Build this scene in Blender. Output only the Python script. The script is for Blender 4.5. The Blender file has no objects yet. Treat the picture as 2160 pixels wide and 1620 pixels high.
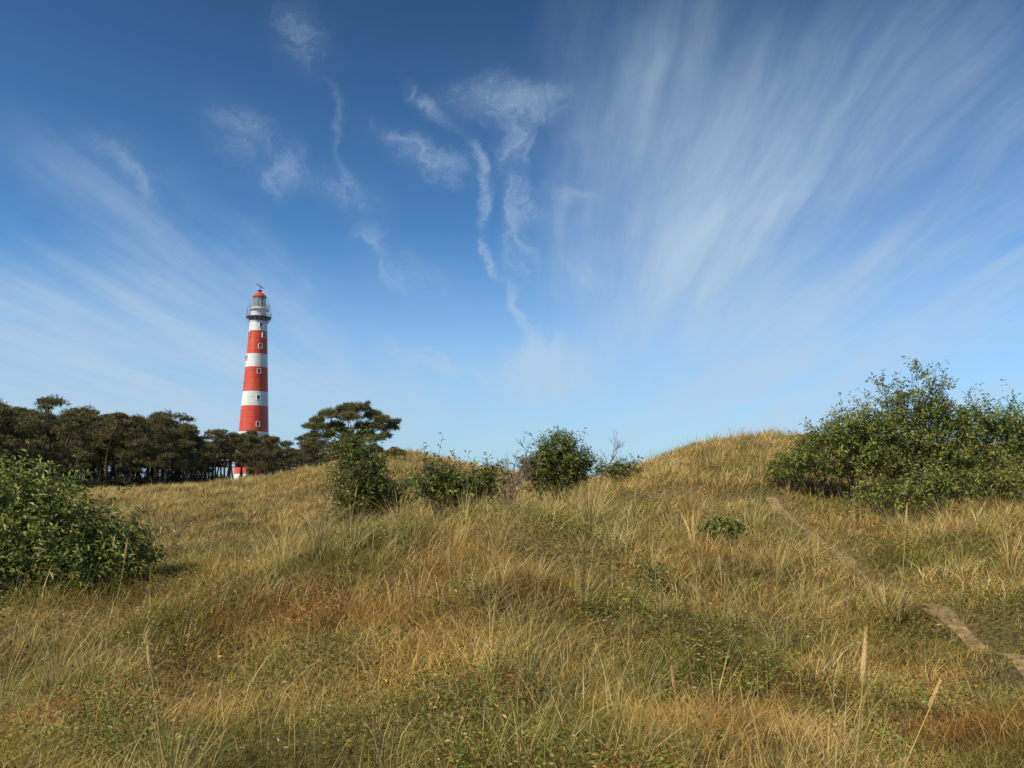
import bpy, math, numpy as np
from mathutils import Vector, Matrix
R = np.random.default_rng(7)
scene = bpy.context.scene
COL = scene.collection

# ------------------------------------------------------------------ helpers
def link(o): COL.objects.link(o); return o
def build_mesh(name, V, faces, mats=(), col=None, smooth=False, midx=None):
    me = bpy.data.meshes.new(name)
    V = np.asarray(V, np.float32)
    faces = [np.asarray(f, np.int32) for f in faces if len(f)]
    me.vertices.add(len(V)); me.vertices.foreach_set("co", V.ravel())
    tot = np.concatenate([np.full(len(f), f.shape[1], np.int32) for f in faces])
    idx = np.concatenate([f.ravel() for f in faces])
    st = np.concatenate([[0], np.cumsum(tot)[:-1]]).astype(np.int32)
    me.loops.add(len(idx)); me.loops.foreach_set("vertex_index", idx)
    me.polygons.add(len(tot)); me.polygons.foreach_set("loop_start", st)
    me.polygons.foreach_set("loop_total", tot)
    if midx is not None: me.polygons.foreach_set("material_index", np.asarray(midx, np.int32))
    me.polygons.foreach_set("use_smooth", np.full(len(tot), smooth))
    me.update(calc_edges=True)
    if col is not None:
        at = me.color_attributes.new("Col", 'FLOAT_COLOR', 'POINT')
        c = np.ones((len(V), 4), np.float32); c[:, :3] = col
        at.data.foreach_set("color", c.ravel())
    for m in mats: me.materials.append(m)
    return me
class MB:
    def __init__(s): s.V=[]; s.F={}; s.C=[]; s.n=0; s.M={}
    def add(s, V, F, c=(1,1,1), m=0):
        V=np.asarray(V,float).reshape(-1,3); F=np.asarray(F,int)
        s.V.append(V); k=F.shape[1]
        s.F.setdefault(k,[]).append(F+s.n); s.M.setdefault(k,[]).append(np.full(len(F),m))
        c=np.asarray(c,float)
        s.C.append(np.broadcast_to(c,(len(V),3)) if c.ndim==1 else c); s.n+=len(V)
    def tube(s, pts, rad, seg=6, c=(1,1,1), m=0, cap=False):
        pts=np.asarray(pts,float); n=len(pts); rad=np.broadcast_to(rad,(n,))
        T=np.gradient(pts,axis=0); T/=np.linalg.norm(T,axis=1)[:,None]+1e-9
        ref=np.array([0,0,1.]) if abs(T[0][2])<.9 else np.array([1.,0,0])
        A=np.cross(T,ref); A/=np.linalg.norm(A,axis=1)[:,None]+1e-9; B=np.cross(T,A)
        th=np.arange(seg)*2*np.pi/seg
        V=pts[:,None]+rad[:,None,None]*(np.cos(th)[None,:,None]*A[:,None]+np.sin(th)[None,:,None]*B[:,None])
        i=np.arange(n-1)[:,None]*seg; j=np.arange(seg)[None]; j2=(j+1)%seg
        F=np.stack([i+j,i+j2,i+seg+j2,i+seg+j],-1).reshape(-1,4)
        s.add(V.reshape(-1,3),F,c,m)
        if cap:
            s.add(V[-1],[list(range(seg))],c,m); s.add(V[0],[list(range(seg))[::-1]],c,m)
    def lathe(s, prof, seg=48, mats=None, c=(1,1,1), m=0):
        th=np.arange(seg)*2*np.pi/seg; prof=np.asarray(prof,float)
        V=np.stack([prof[:,0,None]*np.cos(th),prof[:,0,None]*np.sin(th),np.repeat(prof[:,1,None],seg,1)],-1)
        n=len(prof)
        for k in range(n-1):
            j=np.arange(seg); j2=(j+1)%seg
            F=np.stack([j,j2,seg+j2,seg+j],-1)
            s.add(V[k:k+2].reshape(-1,3),F,c,m if mats is None else mats[k])
    def box(s, cx,cy,cz,sx,sy,sz,c=(1,1,1),m=0,rot=None):
        v=np.array([[x,y,z] for x in(-.5,.5) for y in(-.5,.5) for z in(-.5,.5)])*[sx,sy,sz]
        if rot is not None: v=v@np.array(rot).T
        v=v+[cx,cy,cz]
        s.add(v,[[0,1,3,2],[4,6,7,5],[0,4,5,1],[2,3,7,6],[0,2,6,4],[1,5,7,3]],c,m)
    def mesh(s,name,mats,smooth=False):
        ks=list(s.F); F=[np.concatenate(s.F[k]) for k in ks]; M=np.concatenate([np.concatenate(s.M[k]) for k in ks])
        return build_mesh(name,np.concatenate(s.V),F,mats,np.concatenate(s.C),smooth,M)
def obj(name, me, parent=None, loc=(0,0,0), rot=(0,0,0), **kw):
    o=bpy.data.objects.new(name,me); link(o); o.location=loc; o.rotation_euler=rot
    if parent: o.parent=parent
    for k,v in kw.items(): o[k]=v
    return o

# ------------------------------------------------------------------ materials
def newmat(name):
    m=bpy.data.materials.new(name); m.use_nodes=True; nt=m.node_tree; nt.nodes.clear(); return m,nt
def leafmat(name, rough=.5, transl=.35, mul=(1,1,1), spec=.4, nscale=6.0):
    m,nt=newmat(name); N=nt.nodes; L=nt.links
    out=N.new('ShaderNodeOutputMaterial'); at=N.new('ShaderNodeAttribute'); at.attribute_name='Col'
    nz=N.new('ShaderNodeTexNoise'); nz.inputs['Scale'].default_value=nscale; nz.inputs['Detail'].default_value=3
    tc=N.new('ShaderNodeTexCoord'); L.new(tc.outputs['Object'],nz.inputs['Vector'])
    mr=N.new('ShaderNodeMapRange'); mr.inputs['To Min'].default_value=.65; mr.inputs['To Max'].default_value=1.35
    mr.inputs['From Min'].default_value=.3; mr.inputs['From Max'].default_value=.7
    L.new(nz.outputs['Fac'],mr.inputs['Value'])
    vm=N.new('ShaderNodeVectorMath'); vm.operation='SCALE'; L.new(at.outputs['Color'],vm.inputs[0]); L.new(mr.outputs[0],vm.inputs['Scale'])
    v2=N.new('ShaderNodeVectorMath'); v2.operation='MULTIPLY'; L.new(vm.outputs[0],v2.inputs[0]); v2.inputs[1].default_value=mul
    p=N.new('ShaderNodeBsdfPrincipled'); p.inputs['Roughness'].default_value=rough; p.inputs['Specular IOR Level'].default_value=spec
    L.new(v2.outputs[0],p.inputs['Base Color'])
    t=N.new('ShaderNodeBsdfTranslucent'); L.new(v2.outputs[0],t.inputs['Color'])
    mx=N.new('ShaderNodeMixShader'); mx.inputs[0].default_value=transl
    L.new(p.outputs[0],mx.inputs[1]); L.new(t.outputs[0],mx.inputs[2]); L.new(mx.outputs[0],out.inputs[0])
    return m
def surfmat(name, c1, c2, scale=5, rough=.8, bump=.2, detail=6, metal=0, stretch=(1,1,1), lo=.35, hi=.65):
    m,nt=newmat(name); N=nt.nodes; L=nt.links
    out=N.new('ShaderNodeOutputMaterial'); p=N.new('ShaderNodeBsdfPrincipled'); L.new(p.outputs[0],out.inputs[0])
    tc=N.new('ShaderNodeTexCoord'); mp=N.new('ShaderNodeMapping'); mp.inputs['Scale'].default_value=stretch
    L.new(tc.outputs['Object'],mp.inputs[0])
    nz=N.new('ShaderNodeTexNoise'); nz.inputs['Scale'].default_value=scale; nz.inputs['Detail'].default_value=detail
    L.new(mp.outputs[0],nz.inputs['Vector'])
    cr=N.new('ShaderNodeValToRGB'); cr.color_ramp.elements[0].color=(*c1,1); cr.color_ramp.elements[1].color=(*c2,1)
    cr.color_ramp.elements[0].position=lo; cr.color_ramp.elements[1].position=hi
    L.new(nz.outputs['Fac'],cr.inputs[0]); L.new(cr.outputs[0],p.inputs['Base Color'])
    p.inputs['Roughness'].default_value=rough; p.inputs['Metallic'].default_value=metal
    b=N.new('ShaderNodeBump'); b.inputs['Strength'].default_value=bump; b.inputs['Distance'].default_value=.02
    L.new(nz.outputs['Fac'],b.inputs['Height']); L.new(b.outputs[0],p.inputs['Normal'])
    return m
M_bark=surfmat('bark',(.05,.035,.025),(.14,.10,.075),12,.9,.6,stretch=(1,1,.25))
M_pinebark=surfmat('pine_bark',(.035,.024,.016),(.11,.065,.042),6,.9,.6,stretch=(1,1,.3))
M_twig=surfmat('dry_twig',(.12,.08,.06),(.24,.16,.13),20,.9,.2)
M_leaf=leafmat('broad_leaf',.42,.35)
M_needle=leafmat('pine_needles',.6,.15,nscale=1.2)
M_grass=leafmat('dune_grass_blade',.65,.36,nscale=1.1,spec=.15,mul=(1.15,1.08,.98))
M_red=surfmat('red_paint',(.56,.055,.020),(.68,.085,.032),.8,.45,.05,stretch=(1,1,.2))
M_white=surfmat('white_paint',(.66,.65,.62),(.82,.82,.80),.7,.5,.05,stretch=(1,1,.15))
M_dark=surfmat('dark_iron',(.08,.08,.085),(.15,.15,.16),3,.6,.1)
M_grey=surfmat('grey_iron',(.30,.30,.30),(.45,.45,.45),3,.5,.1)
M_pane=surfmat('window_pane',(.02,.025,.03),(.04,.045,.05),2,.12,.0)
m,nt=newmat('lantern_glass'); g=nt.nodes.new('ShaderNodeBsdfPrincipled'); o_=nt.nodes.new('ShaderNodeOutputMaterial')
g.inputs['Base Color'].default_value=(.40,.47,.5,1); g.inputs['Roughness'].default_value=.08; g.inputs['Transmission Weight'].default_value=.55
g.inputs['IOR'].default_value=1.1
nt.links.new(g.outputs[0],o_.inputs[0]); M_glass=m

# ------------------------------------------------------------------ terrain
acol=np.array([-1.0,-.66,-.47,-.285,-.14,0,.133,.285,.468,.656,1.0])
Yr=np.array([3,5,8,12,18,26,40,70,120,215,400.])
tab=np.array([
 [0,   0,    0,    0,    0,    0,   0,    0,    0,    0,    0],
 [-.0, -.0,  .0,   .08,  .12,  .12, .05,  .03,  .0,   .06,  .1],
 [.1,  .08,  .12,  .38,  .64,  .62, .42,  .32,  .12,  .30,  .4],
 [.15, .15,  .12,  .62,  1.12, 1.16,.90,  .88,  .66,  .92,  1.0],
 [.2,  .10,  -.15, -.35, .0,   .85, 1.5,  1.92, 1.62, 1.8,  1.9],
 [.5,  .4,   .15,  .35,  .9,   .95, 1.75, 3.10, 2.9,  2.9,  2.9],
 [1.0, 1.0,  1.25, 2.1,  3.1,  2.1, 1.7,  2.2,  2.4,  2.6,  2.6],
 [1.0, 1.0,  1.0,  1.2,  1.5,  1.2, 1.0,  1.0,  1.0,  1.0,  1.0],
 [1.2, 1.2,  1.3,  1.4,  1.4,  1.2, 1.0,  1.0,  1.0,  1.0,  1.0],
 [2.6, 2.8,  3.0,  3.0,  2.4,  1.2, 1.0,  1.0,  1.0,  1.0,  1.0],
 [1.2]*11])
AA,LL=np.meshgrid(acol,np.log(Yr)); P=np.stack([AA.ravel()*2.6,LL.ravel()],1)
def U(r2): return .5*r2*np.log(r2+1e-12)
D2=((P[:,None]-P[None])**2).sum(-1); n=len(P)
K=np.zeros((n+3,n+3)); K[:n,:n]=U(D2)+np.eye(n)*.001; K[:n,n]=1; K[:n,n+1:]=P; K[n,:n]=1; K[n+1:,:n]=P.T
W=np.linalg.solve(K,np.concatenate([tab.ravel(),[0,0,0]]))
ga=np.linspace(-1.05,1.05,181); gl=np.linspace(np.log(3),np.log(400),200)
GA,GL=np.meshgrid(ga,gl,indexing='ij'); Q=np.stack([GA.ravel()*2.6,GL.ravel()],1)
LUT=(U(((Q[:,None]-P[None])**2).sum(-1))@W[:n]+W[n]+Q@W[n+1:]).reshape(GA.shape)
_d=R.uniform(0,2*np.pi,(26,)); _ph=R.uniform(0,6.28,26)
_f=np.concatenate([R.uniform(.5,1.3,10),R.uniform(1.8,4.5,16)]); _am=np.concatenate([R.uniform(.025,.045,10),R.uniform(.016,.03,16)])
def ground(x,y):
    x=np.asarray(x,float); y=np.asarray(y,float)
    yy=np.clip(y,3,400); a=np.clip(x/yy,-1.05,1.05)
    fi=(a+1.05)/2.1*180; fj=(np.log(yy)-gl[0])/(gl[-1]-gl[0])*199
    i=np.clip(fi.astype(int),0,179); j=np.clip(fj.astype(int),0,198); u=fi-i; v=fj-j
    z=(LUT[i,j]*(1-u)*(1-v)+LUT[i+1,j]*u*(1-v)+LUT[i,j+1]*(1-u)*v+LUT[i+1,j+1]*u*v)
    w=1/(1+(np.hypot(x,y)/60)**4)
    h=0
    for k in range(26): h=h+_am[k]*np.sin(_f[k]*(x*np.cos(_d[k])+y*np.sin(_d[k]))+_ph[k]+.6*np.sin(.7*x+k))
    return z+h*w
def lownoise(x,y,seed,f=1.0):
    r=np.random.default_rng(seed); s=0
    for k in range(14):
        d=r.uniform(0,6.28); fr=r.uniform(.4,2.2)*f; s=s+np.sin(fr*(x*np.cos(d)+y*np.sin(d))+r.uniform(0,6.28)+1.2*np.sin(.5*fr*(x*np.sin(d)-y*np.cos(d))+k))
    return s/3.2
tx=np.sinh(np.linspace(-6.6,6.6,620))*8.; ty=12+np.sinh(np.linspace(-6.4,6.6,620))*8.
GX,GY=np.meshgrid(tx,ty,indexing='ij'); GZ=ground(GX,GY)
n1,n2=GX.shape; ii=np.arange(n1*n2).reshape(n1,n2)
F=np.stack([ii[:-1,:-1],ii[1:,:-1],ii[1:,1:],ii[:-1,1:]],-1).reshape(-1,4)
m,nt=newmat('dune_soil'); N=nt.nodes; L=nt.links
out=N.new('ShaderNodeOutputMaterial'); p=N.new('ShaderNodeBsdfPrincipled'); L.new(p.outputs[0],out.inputs[0]); p.inputs['Roughness'].default_value=.95
tc=N.new('ShaderNodeTexCoord'); n_a=N.new('ShaderNodeTexNoise'); n_a.inputs['Scale'].default_value=.5; n_a.inputs['Detail'].default_value=8
n_b=N.new('ShaderNodeTexNoise'); n_b.inputs['Scale'].default_value=22; n_b.inputs['Detail'].default_value=8
L.new(tc.outputs['Object'],n_a.inputs[0]); L.new(tc.outputs['Object'],n_b.inputs[0])
c1=N.new('ShaderNodeValToRGB'); e=c1.color_ramp.elements; e[0].color=(.10,.08,.022,1); e[0].position=.38; e[1].color=(.24,.17,.06,1); e[1].position=.62
c2=N.new('ShaderNodeValToRGB'); e=c2.color_ramp.elements; e[0].color=(.3,.3,.26,1); e[0].position=.35; e[1].color=(1.4,1.35,1.2,1); e[1].position=.68
L.new(n_a.outputs[0],c1.inputs[0]); L.new(n_b.outputs[0],c2.inputs[0])
mx=N.new('ShaderNodeMix'); mx.data_type='RGBA'; mx.blend_type='MULTIPLY'; mx.inputs[0].default_value=1
L.new(c1.outputs[0],mx.inputs[6]); L.new(c2.outputs[0],mx.inputs[7]); L.new(mx.outputs[2],p.inputs['Base Color'])
b=N.new('ShaderNodeBump'); b.inputs['Strength'].default_value=.8; b.inputs['Distance'].default_value=.05; L.new(n_b.outputs[0],b.inputs['Height']); L.new(b.outputs[0],p.inputs['Normal'])
M_soil=m
obj('ground',build_mesh('ground',np.stack([GX,GY,GZ],-1).reshape(-1,3),[F],[M_soil],smooth=True),kind='structure',
    label='undulating sandy dune ground covered in dry grass',category='ground')

# path
pth=np.array([(3.4,2.5),(3.95,4.5),(4.4,6.6),(4.65,9),(4.75,11.2),(4.9,13.5),(4.95,15.0)])
tt=np.linspace(0,len(pth)-1,240)
px_=np.interp(tt,range(len(pth)),pth[:,0]); py_=np.interp(tt,range(len(pth)),pth[:,1])
ker=np.ones(25)/25; pad=lambda q: np.convolve(np.pad(q,12,mode='reflect',reflect_type='odd'),ker,'valid')
px_,py_=pad(px_),pad(py_); px_=px_+.08*np.sin(py_*1.7)
pdx=np.gradient(px_); pdy=np.gradient(py_); pl=np.hypot(pdx,pdy); nx_,ny_=pdy/pl,-pdx/pl
offs=np.linspace(-1,1,9); wd=.115+.04*np.sin(py_*2.3)+.03*np.sin(py_*5.1)
PX=px_[:,None]+nx_[:,None]*offs*wd[:,None]; PY=py_[:,None]+ny_[:,None]*offs*wd[:,None]
PZ=ground(PX,PY)+.012-.05*(np.abs(offs)>.95)
ii=np.arange(PX.size).reshape(PX.shape); F=np.stack([ii[:-1,:-1],ii[:-1,1:],ii[1:,1:],ii[1:,:-1]],-1).reshape(-1,4)
M_path=surfmat('trodden_sand',(.15,.095,.04),(.35,.245,.12),11,.95,.6)
obj('path',build_mesh('path',np.stack([PX,PY,PZ],-1).reshape(-1,3),[F],[M_path],smooth=True),kind='structure',label='narrow trodden sandy footpath through the dune grass',category='path')
def pathdist(x,y):
    d=np.full(x.shape,9.)
    for k in range(0,240,6): d=np.minimum(d,np.hypot(x-px_[k],y-py_[k]))
    return d

# ------------------------------------------------------------------ grass
def blades(x,y,h,w,lean,ldir,col,lv=3):
    n=len(x); z=ground(x,y)-.015
    base=np.stack([x,y,z],1); ld=np.stack([np.cos(ldir),np.sin(ldir),np.zeros(n)],1)
    wa=R.uniform(0,np.pi,n); wv=np.stack([np.cos(wa),np.sin(wa),np.zeros(n)],1)
    ts=[0,.4,.75,1.] if lv==3 else [0,.55,1.]
    rows=[]
    for t in ts:
        off=lean*h*(t**1.9); up=h*t*(1-.28*np.minimum(lean,1.3)*t)
        c=base+ld*off[:,None]; c[:,2]+=up
        rows.append((c,(1-t**1.6)*w*.5))
    V=[];
    for c,ww in rows[:-1]: V+= [c-wv*ww[:,None],c+wv*ww[:,None]]
    V.append(rows[-1][0]); nv=len(V)
    V=np.stack(V,1).reshape(-1,3); b=np.arange(n)[:,None]*nv
    Fq=np.concatenate([b+np.array([[2*k,2*k+1,2*k+3,2*k+2]]) for k in range(len(ts)-2)])
    Ft=b+np.array([[nv-3,nv-2,nv-1]])
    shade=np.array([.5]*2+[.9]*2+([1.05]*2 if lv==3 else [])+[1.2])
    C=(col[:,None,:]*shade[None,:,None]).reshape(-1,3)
    return V,Fq,Ft,C
def sampleY(n,y0,y1,pw):
    q=pw+1; u=R.uniform(0,1,n); return (y0**q+u*(y1**q-y0**q))**(1/q)
straw=np.array([.70,.53,.21]); gold=np.array([.62,.42,.125]); olive=np.array([.36,.31,.068]); green=np.array([.20,.225,.04]); brown=np.array([.38,.20,.06]); pale=np.array([.80,.66,.36]); blue=np.array([.36,.38,.15])
def mixcol(x,y,kind):
    n=len(x); g=lownoise(x,y,3,1.9)+R.normal(0,.65,n); d=lownoise(x,y,5,2.8)+R.normal(0,.55,n)
    gz=ground(x,y); g=g+np.clip((.2-gz)*1.8,0,1.2)*np.clip((y-10)/4,0,1)
    far=np.clip((y-10)/9,0,1)*np.clip(gz*1.6-.3,.05,1)
    c=np.where((g>.0)[:,None],olive,straw); c=np.where((g>.8)[:,None],green,c); c=np.where((g<-1.0)[:,None],gold,c)
    c=np.where((d>1.1)[:,None],brown,c)
    pick=(R.uniform(0,1,n)<.12+.70*far)[:,None]; c=np.where(pick,straw*(.85+.3*R.uniform(size=(n,1))),c)
    if kind=='tuft':
        r=R.uniform(0,1,n)[:,None]; c=np.where(r<.34,pale,np.where(r<.42,blue,c))
    return c*R.uniform(.48,1.15,(n,1))
parts=[]
def addblades(x,y,h,w,lean,ldir,kind,lv,keep=.12):
    d=pathdist(x,y); k=(d>keep*R.uniform(.2,1.8,len(x)))|(R.uniform(size=len(x))<.30)
    x,y,h,w,lean,ldir=[q[k] for q in(x,y,h,w,lean,ldir)]
    d=d[k]; h=h*np.clip(.25+d*.95,.25,1)
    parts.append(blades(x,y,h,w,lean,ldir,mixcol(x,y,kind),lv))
n=460000; y=sampleY(n,3.1,52,-.55); a=R.uniform(-.92,.92,n); x=a*y
hum=np.clip(1+.4*lownoise(x,y,11,2.2),.6,1.8)
addblades(x,y,R.uniform(.05,.21,n)*hum*(1+.015*y),(.0022+.0007*y)*R.uniform(.7,1.3,n),R.uniform(.3,2.0,n),R.uniform(0,6.28,n),'mat',2)
def tufts(nt,nb,y0,y1,pw,hr,sp,leanr,kind,lv,wk=1.0,thr=(-1.2,1.2)):
    ty_=sampleY(nt,y0,y1,pw); ta=R.uniform(-.92,.92,nt); tx_=ta*ty_
    k=lownoise(tx_,ty_,21,1.4)>R.uniform(*thr,nt); tx_,ty_=tx_[k],ty_[k]; nt=len(tx_)
    th=R.uniform(.45,1.35,nt)*np.clip(.5+.05*ty_,.6,1.1); cnt=nb
    X=np.repeat(tx_,cnt); Y=np.repeat(ty_,cnt); H=np.repeat(th,cnt); n=nt*cnt
    ang=R.uniform(0,6.28,n); rr=np.abs(R.normal(0,sp,n))*(1+.02*Y)
    x=X+rr*np.cos(ang); y=Y+rr*np.sin(ang)
    h=R.uniform(*hr,n)*H; lean=R.uniform(*leanr,n)
    lx=np.cos(ang)+.35; ly=np.sin(ang)
    addblades(x,y,h,(.0020+.00052*Y)*R.uniform(.7,1.3,n)*wk,lean,np.arctan2(ly,lx),kind,lv)
tufts(4900,26,3.3,16,-.1,(.14,.44),.08,(.2,1.5),'tuft',3,thr=(-1.0,1.3))
tufts(4800,26,12,52,0,(.2,.44),.12,(.15,1.1),'tuft',2,1.1,(-1.6,.8))
tufts(190,60,3.6,14,0,(.5,.8),.05,(.15,1.2),'tuft',3,.9)
n=19000; y=sampleY(n,3.4,45,-.2); x=R.uniform(-.92,.92,n)*y
addblades(x,y,R.uniform(.22,.55,n),(.0018+.0004*y),R.uniform(.02,.9,n),R.normal(0,1.8,n),'tuft',3)
V=[];Fq=[];Ft=[];C=[];o0=0
for v,fq,ft,c in parts: V.append(v);Fq.append(fq+o0);Ft.append(ft+o0);C.append(c);o0+=len(v)
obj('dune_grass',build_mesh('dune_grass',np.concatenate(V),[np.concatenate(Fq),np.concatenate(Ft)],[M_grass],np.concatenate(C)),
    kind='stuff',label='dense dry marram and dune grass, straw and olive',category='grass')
print('grass verts',o0)

# ------------------------------------------------------------------ leaves
def leaves(pos,dirv,nrm,ln,wd,col):
    n=len(pos); s=np.cross(dirv,nrm); s/=np.linalg.norm(s,axis=1)[:,None]+1e-9; up=np.cross(s,dirv)
    ln=ln[:,None]; wd=wd[:,None]
    b=pos; mid=pos+dirv*ln*.45
    l=mid-s*wd*.5+up*wd*.22; r=mid+s*wd*.5+up*wd*.22; t=pos+dirv*ln-up*ln*.12
    V=np.stack([b,l,t,r],1).reshape(-1,3); k=np.arange(n)[:,None]*4
    F=np.concatenate([k+[[0,2,1]],k+[[0,3,2]]])
    return V,F,np.repeat(col,4,0)
def unit(v): return v/(np.linalg.norm(v,axis=-1,keepdims=True)+1e-9)
n=230000; y=sampleY(n,3.3,22,-.6); x=R.uniform(-.9,.9,n)*y
k=(lownoise(x,y,31,2.8)>R.uniform(-.3,1.4,n))&(pathdist(x,y)>.22); x,y=x[k],y[k]; n=len(x)
pos=np.stack([x,y,ground(x,y)+R.uniform(.05,.23,n)],1); d=unit(np.stack([R.normal(size=n),R.normal(size=n),R.uniform(-.1,.7,n)],1))
nr=unit(np.stack([R.normal(0,.4,n),R.normal(0,.4,n),np.ones(n)],1))
rb=(lownoise(x,y,41,2.4)>.85)[:,None]
gc=np.where((R.uniform(size=n)<.25)[:,None],[.38,.24,.06],[.18,.215,.04]); gc=np.where(rb,[.33,.15,.045],gc)*R.uniform(.6,1.5,(n,1))
v,f,c=leaves(pos,d,nr,R.uniform(.016,.04,n)*(1+.03*y),R.uniform(.009,.022,n)*(1+.03*y),gc)
obj('ground_cover',build_mesh('ground_cover',v,[f],[M_leaf],c),kind='stuff',label='low creeping green leaves between the dune grass',category='ground cover')

# ------------------------------------------------------------------ shrubs
def curve(p0,p1,bow,n=6):
    t=np.linspace(0,1,n)[:,None]; p0=np.asarray(p0,float); p1=np.asarray(p1,float)
    return p0*(1-t)+p1*t+np.asarray(bow)*(4*t*(1-t))
def shrub(name,x,y,lobes,ntw,label,leaf=.09,wl=.36,bare=0,nlv=13,bright=1.,group=None,zoff=0,twl=(.16,.42),bareh=.5):
    rng=np.random.default_rng(int(abs(x*100+y*10)))
    z0=float(ground(np.array([x]),np.array([y]))[0])
    root=obj(name,None,loc=(x,y,z0+zoff),label=label,category='shrub')
    if group: root['group']=group
    lob=np.array(lobes,float); vol=lob[:,3]*lob[:,4]*lob[:,5]; pr=vol**.75; pr/=pr.sum()
    def zg(px,py): return ground(px+x,py+y)-z0-zoff
    li=rng.choice(len(lob),ntw,p=pr); d=unit(rng.normal(size=(ntw,3))); d[:,2]=np.where(d[:,2]<-.35,-d[:,2],d[:,2])
    rr=1-.6*rng.uniform(0,1,ntw)**1.5; rr*=1+.24*np.sin(d[:,0]*5+li)*np.cos(d[:,2]*6+li*2)
    st=lob[li,:3]+d*lob[li,3:]*rr[:,None]
    k=st[:,2]>zg(st[:,0],st[:,1])+.04; st,d,li=st[k],d[k],li[k]; nt_=len(st)
    td=unit(d*[.7,.7,.45]+[0.05,0,.6]+rng.normal(0,.35,(nt_,3))); L_=rng.uniform(*twl,nt_)*np.where(rng.uniform(size=nt_)<.16,1.8,1)
    bs=MB()
    for q,l in enumerate(lob):
        for s in range(int(4+8*vol[q]**.4)):
            tgt=l[:3]+unit(rng.normal(size=3))*l[3:]*rng.uniform(.2,.85); 
            b0=np.array([l[0]*.55+rng.normal(0,.08),l[1]*.55+rng.normal(0,.08),0]); b0[2]=zg(b0[0:1],b0[1:2])[0]-.05
            h=tgt[2]-b0[2]
            if h<.1: continue
            bs.tube(curve(b0,tgt,rng.normal(0,.08,3)),np.linspace(.008+.006*h,.004,6),5)
    e=st+td*L_[:,None]; e[:,2]-=.12*L_
    s0=st-td*L_[:,None]*.5
    for q in range(nt_):
        if q%2==0: bs.tube([s0[q],st[q],e[q]],[.005,.004,.002],3)
    for q in range(bare):
        l=lob[rng.choice(len(lob),p=pr)]; dd=unit(np.array([rng.normal(0,.5),rng.normal(0,.4),1.2])); p0=l[:3]+[l[3]*dd[0],0,l[5]*.5]; ln=rng.uniform(.5,1)*bareh+l[5]*.4
        pts=curve(p0,p0+dd*ln,rng.normal(0,.04,3)); bs.tube(pts,np.linspace(.010,.004,6),4)
        for w in range(7):
            t=rng.uniform(.4,1); pp=p0+dd*ln*t; d2=unit(dd+rng.normal(0,.6,3)); bs.tube(curve(pp,pp+d2*ln*.3,rng.normal(0,.01,3),4),np.linspace(.006,.003,4),3)
    t=rng.uniform(0.05,1.05,(nt_,nlv)); P_=st[:,None]+td[:,None]*(L_[:,None]*t)[...,None]; P_[...,2]-=.12*L_[:,None]*t**2
    P_=P_.reshape(-1,3); TD=np.repeat(td,nlv,0); n=len(P_)
    side=unit(np.cross(TD,rng.normal(size=(n,3)))); dv=unit(side*1.0+TD*.6+np.array([0,0,-.25])+rng.normal(0,.2,(n,3)))
    nr=unit(rng.normal(0,.5,(n,3))+[-.15,-.25,1]); P_=P_+side*.01
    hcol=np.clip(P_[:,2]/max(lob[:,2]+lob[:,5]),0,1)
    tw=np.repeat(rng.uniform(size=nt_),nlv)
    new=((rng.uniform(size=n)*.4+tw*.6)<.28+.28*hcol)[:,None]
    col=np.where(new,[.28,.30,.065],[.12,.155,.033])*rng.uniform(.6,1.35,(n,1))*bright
    col=np.where((rng.uniform(size=n)<.02)[:,None],[.3,.2,.05],col)
    ln=rng.uniform(.65,1.25,n)*leaf
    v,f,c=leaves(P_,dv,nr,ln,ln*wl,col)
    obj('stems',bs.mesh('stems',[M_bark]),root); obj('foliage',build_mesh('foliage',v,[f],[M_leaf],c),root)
    return root
shrub('broadleaf_shrub',-5.9,9.6,[(-.4,0,1.0,.9,.8,.58),(.3,-.1,.74,.70,.7,.52),(.9,.1,.5,.55,.6,.42),(-1.4,.2,.85,.9,.8,.6),(1.22,.0,.42,.32,.35,.34),(-.15,0,1.32,.32,.3,.26),
      (-.6,-.5,.45,.9,.5,.45),(.4,-.5,.35,.7,.45,.4),(.9,-.3,.2,.5,.4,.3),(-1.6,-.4,.4,.7,.5,.45)],1500,
      'large dense broadleaf shrub with glossy drooping leaves in dune grass',leaf=.09,bright=1.15)
shrub('broadleaf_shrub',-2.98,15.0,[(0,0,1.45,.42,.4,.5),(.2,0,1.0,.55,.5,.4),(-.12,0,1.8,.28,.3,.32),(.5,0,.8,.35,.35,.35),(.1,0,.6,.5,.4,.5)],760,
      'dark rounded broadleaf shrub growing below a small pine',leaf=.08,bright=.75)
shrub('broadleaf_shrub',-.88,11.6,[(-.28,0,.34,.28,.3,.28),(-.02,0,.30,.30,.3,.24),(.22,0,.28,.26,.3,.22),(.46,0,.42,.15,.16,.28),(-.25,.1,.5,.16,.18,.18)],330,
      'loose upright green shrub with thin bare twigs above it',leaf=.075,bare=6,bareh=.3,bright=.8)
shrub('broadleaf_shrub',1.1,19.0,[(0,0,1.0,.62,.55,.5),(.05,0,1.45,.38,.35,.35),(-.5,0,.8,.4,.35,.35),(.45,0,.9,.45,.4,.4),(0,-.1,.55,.65,.5,.45)],950,
      'rounded green shrub with bare twigs sticking out of its top',leaf=.085,bare=9,bareh=.7,bright=.85)
shrub('broadleaf_shrub',2.75,20.5,[(0,0,.3,.38,.3,.2),(.35,0,.4,.2,.2,.15)],110,'small low green shrub on the dune crest beside dry grass',leaf=.09)
G='dense broadleaf shrubs on the dune slope'
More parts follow.
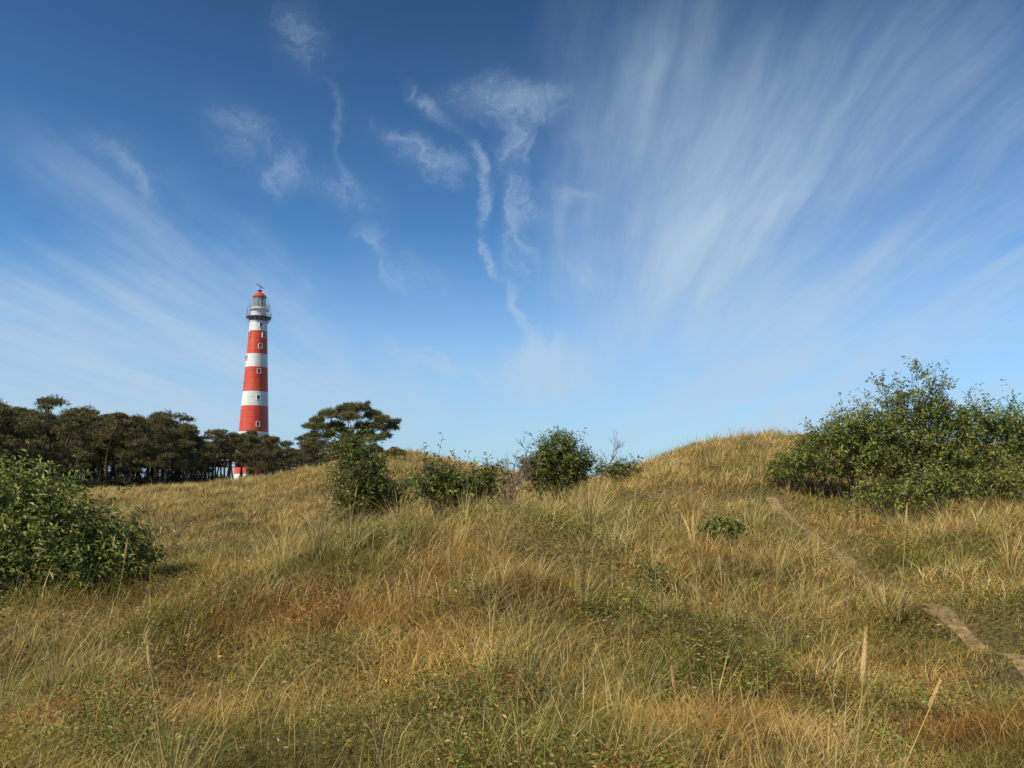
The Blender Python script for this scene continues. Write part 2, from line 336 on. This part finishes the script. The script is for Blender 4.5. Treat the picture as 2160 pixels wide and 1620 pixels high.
shrub('broadleaf_shrub',6.4,15.6,[(.1,0,.8,.75,.7,.66),(.6,.0,1.2,.55,.6,.5),(-.6,-.1,.5,.5,.5,.4),(.6,-.2,.5,.7,.6,.5),(-.95,0,.3,.3,.3,.25)],880,
      'broad leafy shrub with ragged rounded top on a grassy slope',leaf=.085,group=G,bare=3,bright=1.05)
shrub('broadleaf_shrub',8.3,16.0,[(0,0,1.1,1.1,.8,.9),(0,0,1.9,.65,.5,.5),(.6,0,1.6,.6,.5,.45),(.2,-.2,.6,.9,.8,.6),(-.5,0,2.4,.22,.22,.26),(.15,0,2.7,.2,.2,.24),(.6,0,2.35,.22,.22,.25),(-.8,0,1.3,.4,.4,.35)],1050,
      'tall open-topped broadleaf shrub, its upper shoots against the sky',leaf=.085,bare=18,group=G,bareh=.5,bright=1.05)
shrub('broadleaf_shrub',9.9,15.6,[(0,0,.85,.9,.8,.75),(-.5,0,1.3,.6,.5,.45),(.5,.0,1.0,.6,.6,.5),(-.6,-.3,.4,.6,.6,.45),(1.1,0,.7,.6,.6,.5),(.1,0,1.65,.2,.2,.22)],950,
      'wide leafy shrub with a few dead twigs above dense foliage',leaf=.085,bare=10,group=G,bright=1.05)
shrub('broadleaf_shrub',12.0,16.3,[(0,0,.8,1.0,.8,.7),(.9,0,.7,.9,.8,.65)],700,'wide leafy shrub merging into neighbouring shrubs on the slope',leaf=.095,group=G)
shrub('broadleaf_shrub',7.0,13.9,[(0,0,.25,.6,.5,.3),(.5,0,.4,.45,.4,.35),(-.4,.3,.3,.35,.3,.3)],300,'low leafy shrub at the foot of taller shrubs',leaf=.085,group=G)
shrub('broadleaf_shrub',9.0,13.9,[(0,0,.22,.6,.4,.28),(-.4,0,.2,.4,.3,.22)],200,'low leafy shrub at the foot of taller shrubs',leaf=.085,group=G)
shrub('broadleaf_seedling',2.95,11.3,[(0,0,.22,.28,.22,.14),(.12,0,.28,.18,.15,.1)],80,'small green seedling shrub standing in dune grass',leaf=.075,twl=(.08,.18))
shrub('broadleaf_seedling',1.55,8.6,[(0,0,.12,.14,.12,.08)],14,'tiny green seedling among dry grass',leaf=.055,twl=(.05,.12),bright=1.2)

def bareshrub(x,y,h,label,nst=6,seed=1,r0=.013):
    rng=np.random.default_rng(seed); z0=float(ground(np.array([x]),np.array([y]))[0]); mb=MB()
    def br(p,d,l,r,dep):
        d=unit(d); e=p+d*l; mb.tube(curve(p,e,rng.normal(0,.03*l,3),5),np.linspace(r,r*.6,5),4)
        if dep==0: return
        for k in range(4):
            t=rng.uniform(.3,1); br(p+d*l*t,d+rng.normal(0,.45,3),l*rng.uniform(.35,.55),r*.6,dep-1)
    for k in range(nst): br(np.array([rng.normal(0,.04),rng.normal(0,.04),-.05]),np.array([rng.normal(0,.35),rng.normal(0,.35),1]),h*rng.uniform(.5,.75),r0,3)
    root=obj('bare_shrub',None,loc=(x,y,z0),label=label,category='shrub'); obj('twigs',mb.mesh('twigs',[M_twig]),root)
bareshrub(-.15,16.5,1.6,'small leafless pinkish twiggy shrub on the dune saddle',8,3,.013)
bareshrub(2.05,20,1.75,'leafless shrub with thin spreading twigs beside a green shrub',4,4,.012)
bareshrub(-5.0,11.2,1.5,'thin leafless twigs rising beside a leafy shrub',3,5,.008)

def stalk(x,y,h,plume,label,lean=.06,fat=.0055):
    z0=float(ground(np.array([x]),np.array([y]))[0]); root=obj('grass_stalk',None,loc=(x,y,z0-.02),label=label,category='grass stalk',group='tall seeding grass stalks')
    a=MB(); top=np.array([lean*h,0,h-plume]); a.tube(curve((0,0,0),top,(-.03*lean*8*h*.1,0,0)),np.linspace(.0032,.0022,6),5,c=(.6,.46,.2))
    for k in range(5):
        an=R.uniform(0,6.28); a.tube(curve((0,0,0),(.16*np.cos(an),.16*np.sin(an),h*R.uniform(.4,.7)),(0,0,.05)),[.003,.003,.0025,.002,.0015,.0008],4,c=(.3,.3,.12))
    obj('stem',a.mesh('stem',[M_grass]),root)
    b=MB(); t=np.linspace(0,1,9); pts=top+np.outer(t,np.array([lean*1.3*plume,0,plume])); b.tube(pts,fat*np.array([.4,1.1,1.5,1.6,1.5,1.3,.9,.5,.1])+.0008,8,c=(.66,.52,.27))
    n=420; tt_=R.uniform(0,1,n); an=R.uniform(0,6.28,n); rr=fat*1.3*(1-tt_**2)
    pos=top+tt_[:,None]*np.array([lean*1.3*plume,0,plume])+rr[:,None]*np.stack([np.cos(an),np.sin(an),0*an],1)
    v,f,c=leaves(pos,unit(np.stack([np.cos(an)*.35,np.sin(an)*.35,np.ones(n)],1)),unit(R.normal(size=(n,3))),np.full(n,.018),np.full(n,.003),np.tile([.70,.56,.30],(n,1))*R.uniform(.7,1.2,(n,1)))
    b.add(v,f,c); obj('seed_head',b.mesh('seed_head',[M_grass]),root)
lb='tall straw-coloured grass stalk with a dense seed head'
for (x,y,h,pl,ln,ft) in [(1.66,4.0,.80,.27,.10,.0085),(-1.68,4.0,.80,.2,-.14,.006),(-.5,7,.95,.2,.1,.005),(4.6,9.4,1.15,.25,.1,.006),(-4.0,8,.95,.2,.08,.005),(-3.8,10,.9,.16,.16,.005),(3.45,9,.9,.16,.05,.005),(-2.5,12,.8,.16,.12,.005),(1.80,3.95,.6,.12,.4,.003),(.9,4.2,.55,.10,-.1,.003),(-.2,12.2,.85,.14,.02,.005),(-1.5,3.9,.5,.1,.25,.003)]:
    stalk(x,y,h,pl,lb,ln,ft)

# ------------------------------------------------------------------ pines
def needles(mb,ctr,rad,ntuft,per,ln,w,rng,base=(.035,.05,.018)):
    d=unit(rng.normal(size=(ntuft,3))); d[:,2]=np.where(d[:,2]<-.3,-d[:,2]*.6,d[:,2]); rr=1-.6*rng.uniform(size=ntuft)**1.5
    p=ctr+d*rad*rr[:,None]
    ax=unit(d+[0,0,.5]); n=ntuft*per; P_=np.repeat(p,per,0); dv=unit(np.repeat(ax,per,0)+rng.normal(0,.75,(n,3)))
    s=unit(np.cross(dv,rng.normal(size=(n,3)))); L_=ln*rng.uniform(.6,1.2,(n,1)); P_=P_+rng.normal(0,ln*.25,(n,3))
    V=np.stack([P_-s*w,P_+s*w,P_+dv*L_],1).reshape(-1,3); k=np.arange(n)[:,None]*3
    tone=np.repeat(rng.uniform(.6,1.5,(ntuft,1)),per,0)*rng.uniform(.8,1.2,(n,1))
    c=np.asarray(base)*tone; br=np.repeat(rng.uniform(size=ntuft)<.15,per)[:,None]; c=np.where(br,np.array([.19,.11,.045])*tone,c)
    mb.add(V,k+[[0,1,2]],np.repeat(c,3,0))
def forest_pine(seed):
    rng=np.random.default_rng(seed); t=MB(); c=MB(); H=10.
    top=np.array([rng.normal(0,.6),rng.normal(0,.4),H*.9]); tr=curve((0,0,-.4),top,(rng.normal(0,.4),rng.normal(0,.3),0),9)
    t.tube(tr,np.linspace(.2,.06,9),7)
    ncl=rng.integers(17,22); tilt=rng.uniform(0,6.28)
    for k in range(ncl):
        f=rng.uniform(.30,1.)**.9; an=rng.uniform(0,6.28); sp=(1.9*np.sin(np.pi*min(1,(f-.12)/.95))+.2)*rng.uniform(.3,1.25)*(1+.25*np.cos(an-tilt))
        axis=np.array([np.interp(f,np.linspace(0,1,9),tr[:,q]) for q in range(3)])
        ctr=axis+[np.cos(an)*sp,np.sin(an)*sp,rng.uniform(.1,.6)]
        if k==0: ctr=top+[0,0,.3]
        t.tube(curve(axis-[0,0,.3],ctr,(0,0,-.15),5),np.linspace(.06,.02,5),4)
        r_=rng.uniform(.5,1.08); rad=np.array([r_,r_*rng.uniform(.8,1.1),r_*rng.uniform(.6,.85)])
        needles(c,ctr,rad,int(85*r_**1.2)+8,5,.29,.034,rng,(.125,.12,.038))
    for k in range(7):
        f=rng.uniform(.15,.4); an=rng.uniform(0,6.28); ax=np.array([np.interp(f,np.linspace(0,1,9),tr[:,q]) for q in range(3)]); l=rng.uniform(.6,1.6)
        t.tube(curve(ax,ax+[np.cos(an)*l,np.sin(an)*l,rng.uniform(-.2,.3)],(0,0,.05),4),np.linspace(.035,.01,4),3)
    return t.mesh('trunk',[M_pinebark]),c.mesh('crown',[M_needle])
VAR=[forest_pine(50+k) for k in range(10)]
pa=np.array([-1,-.66,-.60,-.54,-.478,-.43,-.40,-.325,-.263,-.233,-.20,-.15]); pe=np.array([.10,.119,.109,.094,.092,.091,.074,.068,.065,.062,.054,.048])
rng=np.random.default_rng(99); cnt=0; placed=[]; tries=0
def pine_at(a,Y,hf):
    X=a*Y; placed.append((X,Y)); z0=float(ground(np.array([X]),np.array([Y]))[0])
    top=np.interp(a,pa,pe)*Y+1.6-z0; s=top*hf/10.; me=VAR[rng.integers(len(VAR))]
    root=obj('pine_tree',None,loc=(X,Y,z0),rot=(0,0,rng.uniform(0,6.28)),label='dark windblown pine with bare lower trunk at the wood edge',category='pine tree',group='pine trees of the dark wood'); w=s*rng.uniform(.9,1.2); root.scale=(w,w,s)
    obj('trunk',me[0],root); obj('crown',me[1],root)
for a,Y,h in [(-.366,128,.97),(-.333,132,.96),(-.339,146,.98),(-.362,150,.98),(-.320,128,1.),(-.378,126,.98),(-.351,165,.98),(-.345,172,.98),(-.357,176,.97),(-.336,160,.98),(-.349,140,.97)]: pine_at(a,Y,h)
while cnt<215 and tries<9000:
    tries+=1
    a=-(.155+.80*rng.uniform()**1.0); near=np.interp(a,[-1,-.6,-.44,-.38,-.15],[72,84,96,118,135]); Y=near+rng.uniform(0,1)**1.2*36
    if -.362<a<-.341 : continue
    X=a*Y
    if any((X-q)**2+(Y-w)**2<2.3**2 for q,w in placed): continue
    pine_at(a,Y,rng.uniform(.70,1.06)); cnt+=1
mb=MB()
for k in range(430):
    a=-(.16+.8*rng.uniform()); 
    if -.370<a<-.334: continue
    nr_=np.interp(a,[-1,-.6,-.44,-.38,-.15],[72,84,96,118,135]); dp=rng.uniform(2,45)
    Y=nr_+dp; X=a*Y; z=float(ground(np.array([X]),np.array([Y]))[0])
    needles(mb,np.array([X,Y,z+rng.uniform(.3,1.0+4.0*min(1,max(0,dp-14)/15))]),np.array([rng.uniform(1.2,2.6),rng.uniform(1,2),rng.uniform(.9,1.7)]),70,4,.4,.06,rng,(.035,.035,.014))
obj('forest_undergrowth',mb.mesh('forest_undergrowth',[M_needle]),kind='stuff',label='dark scrubby undergrowth between the pine trunks',category='undergrowth')

def lone_pine(x,y,clusters,base_top,label):
    rng=np.random.default_rng(5); z0=float(ground(np.array([x]),np.array([y]))[0]); root=obj('pine_tree',None,loc=(x,y,z0),label=label,category='pine tree')
    t=MB(); c=MB(); tr=curve((0,0,-.2),base_top,(.12,0,0),8); t.tube(tr,np.linspace(.09,.05,8),8)
    for cl in clusters:
        ctr=np.array(cl[:3]); rad=np.array(cl[3:6])*[.84,.84,1.1]; st=np.array(tr[-1 if ctr[2]>base_top[2] else 5])
        lim=curve(st,ctr,(0,0,-.06),7)+rng.normal(0,.02,(7,3)); t.tube(lim,np.linspace(.026,.008,7),5)
        for s in range(5):
            e=ctr+unit(rng.normal(size=3))*rad*.8; t.tube(curve(lim[5],e,rng.normal(0,.03,3),4),np.linspace(.009,.004,4),3)
        needles(c,ctr,rad,int(310*(rad[0]*rad[1]*rad[2]/.026)**.6),8,.10,.0085,rng,(.14,.15,.042))
        for s in range(3):
            e=ctr+unit(rng.normal(size=3)*[1,1,.5])*rad*1.25; needles(c,e,np.array([.11,.11,.07]),20,8,.09,.008,rng,(.14,.15,.042))
    obj('trunk',t.mesh('trunk',[M_pinebark]),root); obj('crown',c.mesh('crown',[M_needle]),root)
zu=.60
cl=[(-1.05,0,1.98,.38,.3,.19),(-1.2,.1,2.25,.3,.25,.16),(-.75,-.2,2.42,.42,.35,.22),(-.2,.2,2.62,.5,.4,.24),(.35,-.1,2.64,.45,.4,.22),(.05,-.3,2.3,.4,.35,.22),
    (.8,.1,2.4,.42,.35,.22),(1.15,-.1,2.2,.38,.3,.2),(1.45,.1,1.98,.3,.25,.17),(.9,.2,2.0,.4,.3,.2),(1.25,0,1.68,.28,.2,.15),(.4,.3,2.05,.4,.3,.2),(-.55,.2,2.05,.4,.3,.2),(-1.32,0,1.74,.22,.2,.10),(.55,.1,1.75,.36,.25,.16),(-.2,.0,1.85,.36,.25,.16),(-1.5,.1,2.05,.18,.18,.1),(1.6,0,2.2,.15,.15,.1),
    (-.7,.0,1.75,.25,.2,.1),(.9,0,1.6,.25,.2,.12),(.1,-.1,1.6,.35,.25,.16),
    (-.35,0,1.25,.4,.3,.2),(.25,0,1.0,.45,.3,.25),(-.1,0,1.4,.35,.25,.18),(.05,0,.7,.5,.4,.3),(1.7,.1,1.1,.35,.25,.1),(.9,.1,1.2,.3,.25,.12)]
cl=[(a_,b_,c_+zu,d_,e_,f_) for a_,b_,c_,d_,e_,f_ in cl]
lone_pine(-5.75,27.5,cl,(.0,0,1.55+zu),'small windswept pine with flat umbrella crown on a dune')

# ------------------------------------------------------------------ lighthouse
LX,LY=-71.8,215.
LH=obj('lighthouse',None,loc=(LX,LY,3.2),label='tall tapered lighthouse with red and white bands and red dome',category='lighthouse')
def rad(z): return 4.62-.0507*z+.35*max(0,1-z/8)**2
bz=[(-1.5,1.6,0),(1.6,5.0,1),(5.0,13.2,0),(13.2,20.4,1),(20.4,24.4,0),(24.4,31.3,1),(31.3,35.0,0),(35.0,41.6,1),(41.6,44.6,0)]
w=MB()
for z0,z1,mi in bz:
    zs=np.linspace(z0,z1,6); w.lathe([(rad(z),z) for z in zs],64,m=mi)
for z in np.arange(2.5,44,1.85):
    mi=[m_ for a_,b_,m_ in bz if a_<=z<b_][0]; w.lathe([(rad(z)+.0,z-.05),(rad(z)+.035,z-.03),(rad(z)+.035,z+.03),(rad(z)-.01,z+.05)],64,m=mi)
obj('tower_wall',w.mesh('tower_wall',[M_white,M_red],True),LH)
pl=MB(); pl.lathe([(5.3,-1.5),(5.3,.5),(5.0,.7),(4.9,.7)],48); obj('plinth',pl.mesh('plinth',[M_white]),LH)
d=MB(); 
d.lathe([(rad(44.5)-.02,44.5),(2.45,44.9),(3.2,45.5),(3.45,45.55),(3.45,45.75),(2.0,45.75)],64); obj('gallery_deck',d.mesh('gallery_deck',[M_dark]),LH)
d=MB()
for k in range(16):
    an=k*2*np.pi/16; c_,s_=np.cos(an),np.sin(an); d.tube([(2.3*c_,2.3*s_,43.9),(2.9*c_,2.9*s_,44.7),(3.35*c_,3.35*s_,45.5)],[.07,.07,.07],4)
obj('gallery_brackets',d.mesh('gallery_brackets',[M_grey]),LH)
def railing(r,z,h,nn,name,mat):
    d=MB(); th=np.linspace(0,2*np.pi,49)
    for hh in (h,h*.5): d.tube(np.stack([r*np.cos(th),r*np.sin(th),np.full(49,z+hh)],1),.035,4)
    for k in range(nn): an=k*2*np.pi/nn; d.tube([(r*np.cos(an),r*np.sin(an),z),(r*np.cos(an),r*np.sin(an),z+h)],.04,4)
    return obj(name,d.mesh(name,[mat]),LH)
railing(3.38,45.75,1.25,24,'railing',M_grey)
d=MB(); d.lathe([(2.15,45.76),(2.15,47.6),(2.7,47.75),(2.75,47.95),(1.9,47.95)],48); obj('watch_room',d.mesh('watch_room',[M_white],True),LH)
railing(2.68,47.95,1.0,20,'railing',M_grey)
d=MB(); d.lathe([(2.02,47.96),(2.02,48.5),(1.9,48.52)],32); 
for k in range(12):
    an=k*2*np.pi/12; d.tube([(2.0*np.cos(an),2.0*np.sin(an),48.5),(1.72*np.cos(an),1.72*np.sin(an),51.6)],.055,4)
th=np.linspace(0,2*np.pi,33)
for z in (50.0,51.55): r=2.0-.28*(z-48.5)/3.1; d.tube(np.stack([r*np.cos(th),r*np.sin(th),np.full(33,z)],1),.05,4)
obj('lantern_frame',d.mesh('lantern_frame',[M_white]),LH)
d=MB(); d.lathe([(1.93,48.5),(1.66,51.55)],32); obj('lantern_glass',d.mesh('lantern_glass',[M_glass],True),LH)
d=MB(); d.lathe([(.0,48.6),(.75,48.7),(.85,49.5),(.75,50.5),(.4,51),(0,51)],20); obj('lamp_lens',d.mesh('lamp_lens',[M_grey],True),LH)
d=MB(); d.lathe([(1.9,51.5),(1.95,51.65),(1.75,51.95),(1.35,52.4),(.85,52.8),(.45,53.0),(.4,53.02)],40); obj('dome',d.mesh('dome',[M_red],True),LH)
d=MB(); d.lathe([(.42,53.0),(.45,53.4),(.7,53.45),(.7,53.6),(.2,53.7),(0,53.7)],20); obj('ventilator',d.mesh('ventilator',[M_dark]),LH)
d=MB(); d.tube([(0,0,53.7),(0,0,54.75)],.10,8); d.box(.05,0,54.8,2.5,.3,.3,rot=Matrix.Rotation(.55,3,'Y')); d.tube([(.3,0,53.6),(.3,0,55.3)],.03,4); obj('radar_antenna',d.mesh('radar_antenna',[M_dark]),LH)
d=MB()
for k in range(8):
    an=k*2*np.pi/8+.2; c_,s_=np.cos(an),np.sin(an); d.tube([(3.38*c_,3.38*s_,45.8),(3.0*c_,3.0*s_,49.0)],.04,4); d.tube([(3.0*c_,3.0*s_,49.0),(1.9*c_,1.9*s_,51.6)],.035,4)
d.tube(np.stack([3.1*np.cos(th),3.1*np.sin(th),np.full(33,48.3)],1),.04,4)
obj('maintenance_frame',d.mesh('maintenance_frame',[M_grey]),LH)
for (x1,z1) in [(3.1,47.5),(-3.2,47.7),(2.9,49.2)]:
    d=MB(); d.tube([(x1*.9,-.8,z1-1.2),(x1*.98,-.8,z1+1.4)],.05,5,cap=True); d.box(x1,-.8,z1,.5,.3,.5); obj('antenna',d.mesh('antenna',[M_grey]),LH)
def window(z,ang,wd=.8,ht=1.15):
    an=-math.pi/2+0.32+ang; r=rad(z); c_,s_=math.cos(an),math.sin(an)
    root=obj('window',None,LH,loc=(c_*(r+.0),s_*(r+.0),z),rot=(-.05,0,an+math.pi/2))
    f=MB(); t=.12
    for bx in [(-(wd+t)/2,0,t,ht+2*t),((wd+t)/2,0,t,ht+2*t)]: f.box(bx[0],-.06,bx[1],bx[2],.36,bx[3])
    for zz in (-(ht+t)/2,(ht+t)/2): f.box(0,-.06,zz,wd,.36,t)
    f.box(0,-.10,0,.06,.1,ht)
    obj('frame',f.mesh('frame',[M_white]),root)
    g=MB(); g.box(0,-.02,0,wd,.16,ht); obj('pane',g.mesh('pane',[M_pane]),root)
for z,an in [(37.1,.28),(30.0,.22),(22.6,.24),(15.2,.26),(33.9,-1.2),(26.6,-1.25),(40.3,.62),(43.2,.3),(40.6,-1.1),(18.8,-1.3)]: window(z,an)
d=MB(); d.box(0,0,0,1.5,.3,2.6); 
obj('door',d.mesh('door',[M_dark]),LH,loc=(.9,-5.28,1.9),rot=(0,0,.15))

# ------------------------------------------------------------------ light, sky
SE,SR=math.radians(42),math.radians(230)
sd=Vector((math.sin(SR)*math.cos(SE),math.cos(SR)*math.cos(SE),math.sin(SE)))
sl=bpy.data.lights.new('sun','SUN'); sl.energy=5.0; sl.angle=math.radians(.5); sl.color=(1,.90,.68)
so=link(bpy.data.objects.new('sun',sl)); so.rotation_euler=sd.to_track_quat('Z','Y').to_euler()
wd_=bpy.data.worlds.new('World'); scene.world=wd_; wd_.use_nodes=True; nt=wd_.node_tree; N=nt.nodes; L=nt.links; N.clear()
def S(sock,v):
    if isinstance(v,bpy.types.NodeSocket): L.new(v,sock)
    else: sock.default_value=v
def Mt(op,a,b=0.,c=0.,clamp=False):
    q=N.new('ShaderNodeMath'); q.operation=op; q.use_clamp=clamp; S(q.inputs[0],a); S(q.inputs[1],b); S(q.inputs[2],c); return q.outputs[0]
def comb(x,y,z=0.):
    q=N.new('ShaderNodeCombineXYZ'); S(q.inputs[0],x); S(q.inputs[1],y); S(q.inputs[2],z); return q.outputs[0]
def noise(v,sc,det=5,rough=.55,dist=0.):
    q=N.new('ShaderNodeTexNoise'); q.inputs['Scale'].default_value=sc; q.inputs['Detail'].default_value=det; q.inputs['Roughness'].default_value=rough; q.inputs['Distortion'].default_value=dist; L.new(v,q.inputs['Vector']); return q.outputs['Fac']
def ramp(v,lo,hi,o0=0.,o1=1.,smooth=True):
    q=N.new('ShaderNodeMapRange'); q.interpolation_type='SMOOTHSTEP' if smooth else 'LINEAR'; S(q.inputs['Value'],v); q.inputs['From Min'].default_value=lo; q.inputs['From Max'].default_value=hi; q.inputs['To Min'].default_value=o0; q.inputs['To Max'].default_value=o1; return q.outputs[0]
tc=N.new('ShaderNodeTexCoord'); sp=N.new('ShaderNodeSeparateXYZ'); L.new(tc.outputs['Generated'],sp.inputs[0]); X,Y,Z=sp.outputs
sky=N.new('ShaderNodeTexSky'); sky.sky_type='NISHITA'; sky.sun_disc=False; sky.sun_elevation=SE; sky.sun_rotation=SR; sky.air_density=1.0; sky.dust_density=.6; sky.ozone_density=2.0
ys=Mt('MAXIMUM',Y,.08); A=Mt('DIVIDE',X,ys); E=Mt('DIVIDE',Z,ys)
zz=Mt('ADD',Mt('MAXIMUM',Z,0.),.07)
wv=noise(comb(A,E),1.6,2); 
warp=Mt('MULTIPLY',Mt('SUBTRACT',wv,.5),.25)
wa=Mt('SUBTRACT',noise(comb(Mt('ADD',A,7.),E),7,6,.6),.5); wb=Mt('SUBTRACT',noise(comb(A,Mt('ADD',E,5.)),7,6,.6),.5)
u=Mt('ADD',Mt('DIVIDE',Mt('SUBTRACT',X,Mt('MULTIPLY',Y,.05)),zz),warp); v=Mt('DIVIDE',Y,zz)
uw=Mt('ADD',u,Mt('MULTIPLY',wa,.06))
st1=noise(comb(Mt('MULTIPLY',uw,1.9),Mt('MULTIPLY',v,.30)),1.0,5,.55,.15)
st2=noise(comb(Mt('MULTIPLY',uw,5.),Mt('MULTIPLY',v,.55)),1.0,7,.58,.2)
st3=noise(comb(Mt('ADD',Mt('MULTIPLY',uw,13.),30.),Mt('MULTIPLY',v,1.2)),1.0,8,.62,.3)
fib=Mt('MULTIPLY',ramp(st2,.28,.74,.25,1.05),ramp(st3,.28,.72,.66,1.18))
base=Mt('MULTIPLY',ramp(st1,.30,.70),fib)
dA=Mt('ADD',A,Mt('MULTIPLY',wa,.12)); dE=Mt('ADD',E,Mt('MULTIPLY',wb,.12))
CP=comb(dA,dE)
def blob(a,e,rx,ry,rot=0.,s=1.):
    q=N.new('ShaderNodeMapping'); q.vector_type='TEXTURE'; q.inputs['Location'].default_value=(a,e,0); q.inputs['Rotation'].default_value=(0,0,rot); q.inputs['Scale'].default_value=(rx,ry,1)
    L.new(CP,q.inputs[0]); l=N.new('ShaderNodeVectorMath'); l.operation='LENGTH'; L.new(q.outputs[0],l.inputs[0]); return ramp(l.outputs['Value'],0.,1.,s,0.)
def stroke(a1,e1,a2,e2,w,s): return blob((a1+a2)/2,(e1+e2)/2,.5*math.hypot(a2-a1,e2-e1)+w,w,math.atan2(e2-e1,a2-a1),s)
def mx_(lst):
    r=lst[0]
    for q in lst[1:]: r=Mt('MAXIMUM',r,q)
    return r
def sm_(lst):
    r=lst[0]
    for q in lst[1:]: r=Mt('ADD',r,q)
    return r
region=sm_([blob(.27,.40,.34,.52,0,.9),blob(.60,.34,.50,.46,.6,1.1),blob(.35,.62,.50,.28,.3,.65),
            blob(-.44,.28,.42,.15,-.62,1.2),blob(-.62,.14,.62,.2,-.1,1.0),blob(0,.03,1.6,.16,0,.5)])
streaks=Mt('MULTIPLY',base,Mt('MINIMUM',region,1.2))
soft=Mt('MULTIPLY',sm_([blob(.25,.36,.24,.38,-.15,.80),blob(.30,.20,.34,.24,0,.42),blob(.55,.34,.44,.26,.7,.42),blob(-.40,.25,.42,.10,-.6,.28),blob(-.64,.15,.60,.19,-.15,.85),blob(.45,.1,.6,.14,0.2,.35),blob(-.2,.1,.5,.14,0,.35)]),
        Mt('MULTIPLY',ramp(st1,.25,.62,.45,1.),Mt('MULTIPLY',ramp(st2,.28,.72,.6,1.12),ramp(st3,.3,.7,.85,1.1))))
wis=sm_([mx_([blob(-.286,.62,.06,.11,.2,.42),stroke(-.28,.60,-.20,.38,.014,.36)]),
  mx_([blob(-.375,.475,.11,.07,-.7,.45),blob(-.305,.425,.07,.06,-.8,.45),stroke(-.40,.50,-.29,.40,.05,.38)]),
  mx_([blob(.003,.53,.15,.06,.1,.55),blob(.0,.48,.06,.12,0,.46),stroke(.0,.46,.01,.34,.035,.36)]),
  mx_([stroke(-.16,.56,-.058,.463,.022,.42),stroke(-.08,.48,-.030,.40,.018,.72),stroke(-.038,.43,-.044,.33,.014,.62),stroke(-.046,.36,-.0126,.255,.012,.6),stroke(-.02,.285,.03,.18,.012,.58)]),
  blob(-.116,.44,.13,.04,-.45,.45),mx_([blob(-.217,.396,.08,.05,-.4,.42),blob(-.19,.35,.04,.05,0,.38)]),
  mx_([blob(.043,.150,.10,.07,.1,1.4),blob(.035,.165,.05,.04,.1,1.7)]),mx_([blob(.10,.27,.05,.07,.3,.42),blob(.0126,.31,.05,.12,.0,.42),blob(.03,.36,.09,.05,.3,.38),blob(.08,.385,.10,.02,-.2,.34),stroke(.0,.26,.04,.16,.03,.3)]),
  blob(-.093,.15,.12,.03,-.3,.6),stroke(-.60,.50,-.45,.36,.03,.42),blob(-.14,.28,.12,.06,-.5,.35)])
hf=noise(comb(Mt('ADD',Mt('MULTIPLY',u,14.),Mt('MULTIPLY',wa,9.)),Mt('ADD',Mt('MULTIPLY',v,1.5),Mt('MULTIPLY',wb,4.))),1.0,9,.66,.6)
dens=Mt('ADD',wis,Mt('MULTIPLY',Mt('SUBTRACT',hf,.5),1.8))
wisp=Mt('ADD',Mt('MULTIPLY',ramp(dens,.02,1.5,0.,.85),ramp(wis,.0,.45,0.,1.)),Mt('MULTIPLY',Mt('MINIMUM',wis,1.),.12))
haze=ramp(E,.0,.36,.60,0.)
mask=Mt('ADD',Mt('ADD',Mt('MULTIPLY',streaks,.62),soft),Mt('ADD',wisp,haze))
mask=Mt('SUBTRACT',1.,Mt('POWER',2.718,Mt('MULTIPLY',mask,-1.1)))
gm=N.new('ShaderNodeVectorMath'); gm.operation='MULTIPLY'; L.new(sky.outputs[0],gm.inputs[0]); gm.inputs[1].default_value=(.62,1.12,1.52)
dk=N.new('ShaderNodeVectorMath'); dk.operation='SCALE'; L.new(gm.outputs[0],dk.inputs[0]); L.new(ramp(Z,.18,.60,1.03,.46,False),dk.inputs['Scale'])
mix=N.new('ShaderNodeMix'); mix.data_type='RGBA'; L.new(mask,mix.inputs[0]); L.new(dk.outputs[0],mix.inputs[6]); mix.inputs[7].default_value=(4.9,6.3,7.7,1)
bg=N.new('ShaderNodeBackground'); bg.inputs['Strength'].default_value=.1; L.new(mix.outputs[2],bg.inputs[0])
wo=N.new('ShaderNodeOutputWorld'); L.new(bg.outputs[0],wo.inputs[0])

# ------------------------------------------------------------------ camera
cd=bpy.data.cameras.new('camera'); cd.lens=27.2; cd.sensor_width=36; cd.clip_end=9000; cd.clip_start=.05
co=link(bpy.data.objects.new('camera',cd)); co.location=(0,0,1.6); co.rotation_euler=(math.radians(97.5),0,0); scene.camera=co
scene.view_settings.view_transform='Standard'; scene.view_settings.look='None'; scene.view_settings.exposure=0
